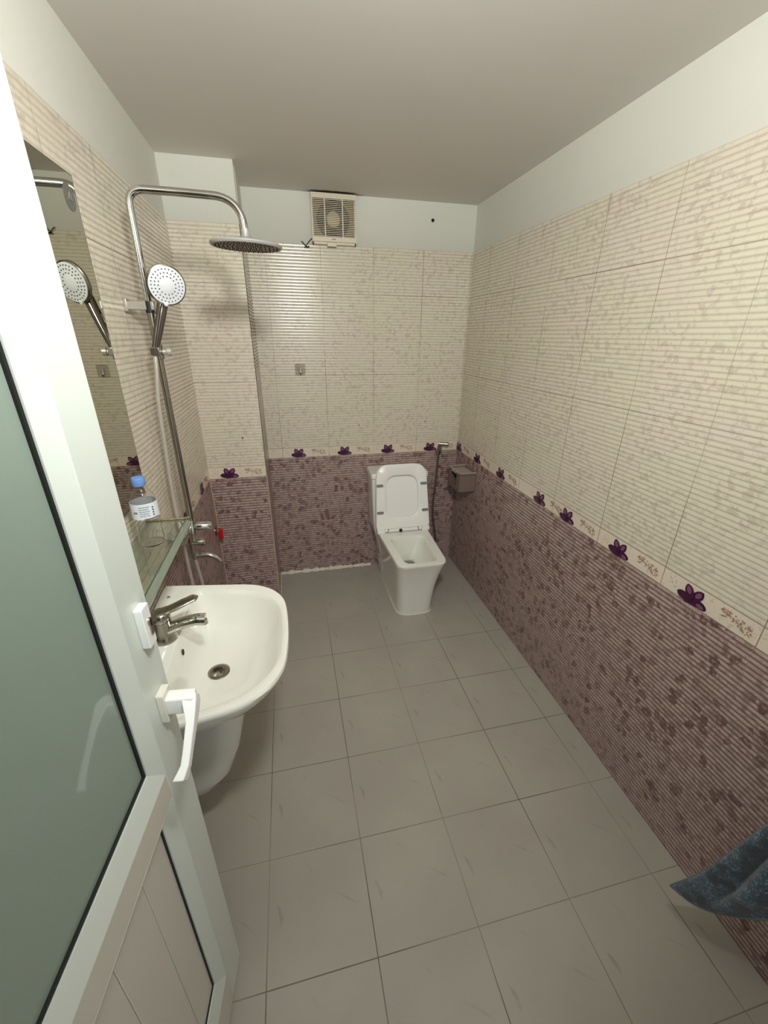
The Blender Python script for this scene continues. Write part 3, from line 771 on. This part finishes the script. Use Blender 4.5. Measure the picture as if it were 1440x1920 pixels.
# ------------------------------------------------------------------ exhaust fan
fan = thing('exhaust_fan', 'cream square wall exhaust fan with horizontal grille high on the back wall', 'fan', (-.815, 0, 2.02))
x0, x1, z0, z1 = -.936, -.700, 2.032, 2.258; y1 = -.036
bm = BM(); box(bm, x0, x0+.010, y1+.004, 0, z0, z1); box(bm, x1-.010, x1, y1+.004, 0, z0, z1); box(bm, x0, x1, y1+.004, 0, z1-.012, z1); box(bm, x0, x1, y1+.004, 0, z0, z0+.012)
box(bm, x0, x1, -.004, .0, z0, z1)
obj('housing', bm, M_cream, fan, bevel=.002)
bm = BM(); box(bm, x0, x1, y1-.004, y1+.006, z1-.024, z1-.001); box(bm, x0, x1, y1-.004, y1+.006, z0+.012, z0+.034)
n = 21
for i in range(n):
    z = z0+.038+(z1-z0-.066)*(i/(n-1)); box(bm, x0+.004, x1-.004, y1-.002, y1+.004, z-.0012, z+.0014)
for xx in (x0+.070, x1-.072): box(bm, xx-.0025, xx+.0025, y1-.003, y1+.003, z0+.03, z1-.02)
box(bm, x0, x0+.004, y1-.002, y1+.004, z0+.03, z1-.02); box(bm, x1-.004, x1, y1-.002, y1+.004, z0+.03, z1-.02)
obj('front_grille', bm, M_cream, fan)
bm = BM(); box(bm, x0+.010, x1-.010, -.012, -.006, z0+.012, z1-.012); obj('inner_plate', bm, mat('fan_plate', srgb(158, 146, 112), .6), fan)
fcx, fcz = -.820, 2.147
bm = BM(); lathe(bm, (fcx, -.0125, fcz), (0, -1, 0), [(0, .088), (.001, .088)], 40); obj('blade_opening', bm, M_dark, fan)
bm = BM()
for k in range(5):
    a = 2*PI*k/5+.3
    pp = [(fcx+r*math.cos(a+da), y, fcz+r*math.sin(a+da)) for r, da, y in ((.030, -.25, -.022), (.082, -.35, -.024), (.084, .30, -.015), (.030, .30, -.016))]
    vs = [bm.verts.new(p) for p in pp]; ws = [bm.verts.new((p[0], p[1]+.0015, p[2])) for p in pp]
    bm.faces.new(vs); bm.faces.new(ws[::-1])
    for i in range(4): bm.faces.new((vs[i], vs[(i+1) % 4], ws[(i+1) % 4], ws[i]))
obj('fan_blades', bm, mat('fan_blade_grime', srgb(66, 58, 44), .7), fan)
bm = BM(); lathe(bm, (fcx, -.013, fcz), (0, -1, 0), [(0, .036), (.010, .036), (.014, .030)], 32); obj('fan_hub', bm, M_fan_hub, fan, smooth=40)
bm = BM(); box(bm, -.858, -.808, y1-.006, y1+.004, z0-.010, z0+.010); obj('cover_tab', bm, M_cream, fan, bevel=.002)
bm = BM(); 
for k, (dx, w_) in enumerate(((0, .003), (.0045, .0028), (.009, .0035), (.0135, .002), (.0165, .003))):
    box(bm, -.833+dx, -.833+dx+w_, y1-.0048, y1-.0038, z0+.021, z0+.026)
obj('brand_mark', bm, M_fan_in, fan)
bm = BM(); tube(bm, spline([(-.938, -.004, 2.060), (-.950, -.012, 2.048), (-.962, -.014, 2.035), (-.972, -.010, 2.022), (-.978, -.003, 2.016)], 6), .0022, 8)
tube(bm, spline([(-.972, -.010, 2.024), (-.985, -.016, 2.036), (-.992, -.006, 2.045)], 5), .0022, 8); tube(bm, spline([(-.972, -.010, 2.022), (-.962, -.018, 2.018), (-.955, -.006, 2.022)], 5), .0035, 8)
tag(obj('loose_cable', bm, M_dark, smooth=60), 'short dark loose cable poking from the back wall beside the fan', 'cable')

# ------------------------------------------------------------------ small wall fittings
hk = thing('wall_hook', 'clear adhesive hook stuck on the pale back wall tiles', 'hook', (-1.045, 0, 1.37))
bm = BM(); P = rounded([(-1.075, 1.360), (-1.015, 1.360), (-1.015, 1.425), (-1.075, 1.425)], [.008]*4, 5)
rings(bm, [[Vector((p.x, -.0012, p.y)) for p in P], [Vector((p.x, -.0035, p.y)) for p in P]]); obj('adhesive_pad', bm, mat('hazy_clear', (.97, .96, .94, 1), .12, Transmission_Weight=1.0, IOR=1.06), hk)
bm = BM(); tube(bm, spline([(-1.045, -.004, 1.402), (-1.045, -.008, 1.385), (-1.045, -.012, 1.370), (-1.045, -.022, 1.366), (-1.045, -.026, 1.376)], 6), .0038, 10); obj('metal_hook', bm, M_chrome_d, hk, smooth=60)
def plug(label, loc, r, d=(0, -1, 0), m=M_dark, n='wall_plug'):
    bm = BM(); lathe(bm, loc, d, [(-.003, r), (.002, r), (.004, r*.55)], 12); return tag(obj(n, bm, m, smooth=40), label, 'wall plug')
p_ = plug('black hole plug in the white band of the back wall, right of the fan', (-.257, .004, 2.181), .009)
plug('tiny grey screw plug in the pale back wall tiles above the second purple flower', (-.695, -.001, 1.049), .005, m=M_gap)
plug('tiny grey screw plug in the pale back wall tiles above the raised toilet seat', (-.246, -.001, 1.058), .005, m=M_gap)
plug('tiny dark screw hole in the pale tiles of the pier', (-1.383, PY-.001, 1.075), .004)

# ------------------------------------------------------------------ toilet roll holder on the right wall
th = thing('toilet_roll_holder', 'grey plastic toilet roll holder box on the right wall beside the toilet', 'toilet roll holder', (0, -.25, .66))
a0, a1, b0, b1, c0, c1 = -.118, -.0022, -.345, -.165, .665, .790
bm = BM(); box(bm, a0, a1, b0, b0+.004, c0, c1); box(bm, a0, a1, b1-.004, b1, c0, c1); box(bm, a0, a1, b0, b1, c0, c0+.004); box(bm, a1-.003, a1, b0, b1, c0, c1)
box(bm, a0, a0+.004, b0, b0+.045, c0, c1); box(bm, a0, a0+.004, b1-.045, b1, c0, c1); box(bm, a0, a0+.004, b0+.04, b1-.04, c0, c0+.03)
obj('holder_box', bm, M_box, th, bevel=.002)
bm = BM()
box(bm, a0-.003, a0+.006, b0-.003, b1+.003, c1-.002, c1+.005); box(bm, a0, a1, b0-.003, b0+.006, c1-.002, c1+.005); box(bm, a0, a1, b1-.006, b1+.003, c1-.002, c1+.005)
box(bm, a0, a1, b0, b1, c1-.016, c1-.012)
obj('top_tray', bm, M_box_rim, th, bevel=.001)
bm = BM(); cyl(bm, (-.06, b0+.004, .72), (-.06, b1-.004, .72), .011); obj('roll_spindle', bm, M_dark, th)

# ------------------------------------------------------------------ bidet sprayer
bd = thing('bidet_sprayer', 'chrome hand bidet sprayer on its wall clip right of the toilet', 'sprayer', (-.15, 0, .80))
bm = BM(); box(bm, -.163, -.137, -.030, -.001, .838, .866); lathe(bm, (-.150, -.028, .836), (0, 0, 1), [(0, .014), (.026, .016)], 20); obj('wall_clip', bm, M_chrome_d, bd)
bm = BM(); tube(bm, spline([(-.150, -.030, .800), (-.150, -.030, .85), (-.149, -.034, .895), (-.138, -.044, .914)], 6), .0085, 14)
lathe(bm, (-.150, -.038, .912), (1, -.35, -.05), [(0, .010), (.035, .011), (.055, .014), (.062, .013)], 20); obj('spray_head', bm, M_chrome_d, bd, smooth=60)
bm = BM(); box(bm, -.138, -.130, -.040, -.026, .842, .900); obj('trigger', bm, M_chrome_d, bd, bevel=.002)
bm = BM(); tube(bm, spline([(-.150, -.030, .800), (-.153, -.030, .70), (-.160, -.030, .56), (-.166, -.030, .44), (-.158, -.032, .34), (-.140, -.034, .24), (-.132, -.034, .16), (-.150, -.03, .11), (-.19, -.02, .12), (-.215, -.006, .15)], 8), .0068, 10); obj('sprayer_hose', bm, M_chrome_d, bd, smooth=60)
bm = BM(); lathe(bm, (-.215, -.001, .15), (0, -1, 0), [(0, .024), (.004, .024), (.008, .012), (.03, .012)], 20); obj('supply_valve', bm, M_chrome_d, bd)

# ------------------------------------------------------------------ towel near the camera on the right
tw = thing('towel', 'dark blue terry towel hanging from the right wall at the lower right edge', 'towel', (-.03, -2.44, 1.40))
bm = BM(); NU, NV = 36, 90
EDGE = spline([(-0.205, -2.196, 0.202), (-0.202, -2.233, 0.332), (-0.195, -2.251, 0.425), (-0.18, -2.282, 0.614)] + [(-.120, -2.36, 1.05), (-.035, -2.44, 1.40)], 16)
BOT = spline([(-0.205, -2.198, 0.196), (-0.2, -2.252, 0.228), (-0.19, -2.297, 0.283), (-0.17, -2.356, 0.388), (-0.14, -2.409, 0.515), (-0.1, -2.448, 0.648)] + [(-.05, -2.66, .80)], 12)
def at(L, t):
    t = max(0, min(.9999, t))*(len(L)-1); i = int(t); return L[i].lerp(L[i+1], t-i)
def towel_pt(u, v):
    # u: far side edge to near side edge, v: 0 at the hook, 1 at the bottom
    p = at(EDGE, 1-v) + (at(BOT, u)-BOT[0])*(v**.8)
    k = min(1, u*4)*min(1, (1-v)*5)*v
    fold = math.sin(u*PI*6+v*1.5)*.022*k
    p = p + Vector((-1, .2, 0))*fold
    p.x = min(p.x, -.012)
    return p
G = [[towel_pt(i/NU, j/NV) for i in range(NU+1)] for j in range(NV+1)]
V = [[bm.verts.new(p) for p in r] for r in G]
for j in range(NV):
    for i in range(NU): bm.faces.new((V[j][i], V[j][i+1], V[j+1][i+1], V[j+1][i]))
o = obj('terry_cloth', bm, M_towel, tw, smooth=180)
m_ = o.modifiers.new('s', 'SOLIDIFY'); m_.thickness = .006; m_.offset = 0
bm = BM(); tube(bm, [G[j][0] for j in range(0, NV+1, 2)], .0030, 8); tube(bm, [G[NV][i] for i in range(NU+1)], .0034, 8)
obj('hem', bm, M_hem, tw, smooth=60)
hk2 = thing('towel_hook', 'chrome towel hook on the right wall above the towel', 'hook', (0, -2.44, 1.42))
bm = BM(); lathe(bm, (-.0005, -2.44, 1.42), (-1, 0, 0), [(0, .018), (.004, .018), (.006, .007), (.03, .007)], 20); tube(bm, spline([(-.026, -2.44, 1.42), (-.04, -2.44, 1.415), (-.045, -2.44, 1.43)], 5), .006, 10)
obj('hook_peg', bm, M_chrome, hk2)

# ------------------------------------------------------------------ the lamp of the room, behind and above the camera
lt = thing('ceiling_spot', 'white spot lamp on a short ceiling stem above the doorway', 'lamp', (LAMP[0], LAMP[1]-.05, HC))
LV = Vector(LAMP); ldv = Vector(LAMP_D).normalized()
bm = BM(); lathe(bm, (LAMP[0], LAMP[1]-.05, HC), (0, 0, -1), [(0, .04), (.012, .038), (.016, .010), (.13, .010)], 28); obj('stem', bm, M_plastic, lt, smooth=40)
bm = BM(); lathe(bm, LV, -ldv, [(-.004, .082), (-.004, .080), (.004, .078), (.004, .082), (.03, .08), (.075, .05), (.09, .02)], 40, cap=False); obj('lamp_head', bm, M_plastic, lt, smooth=40)
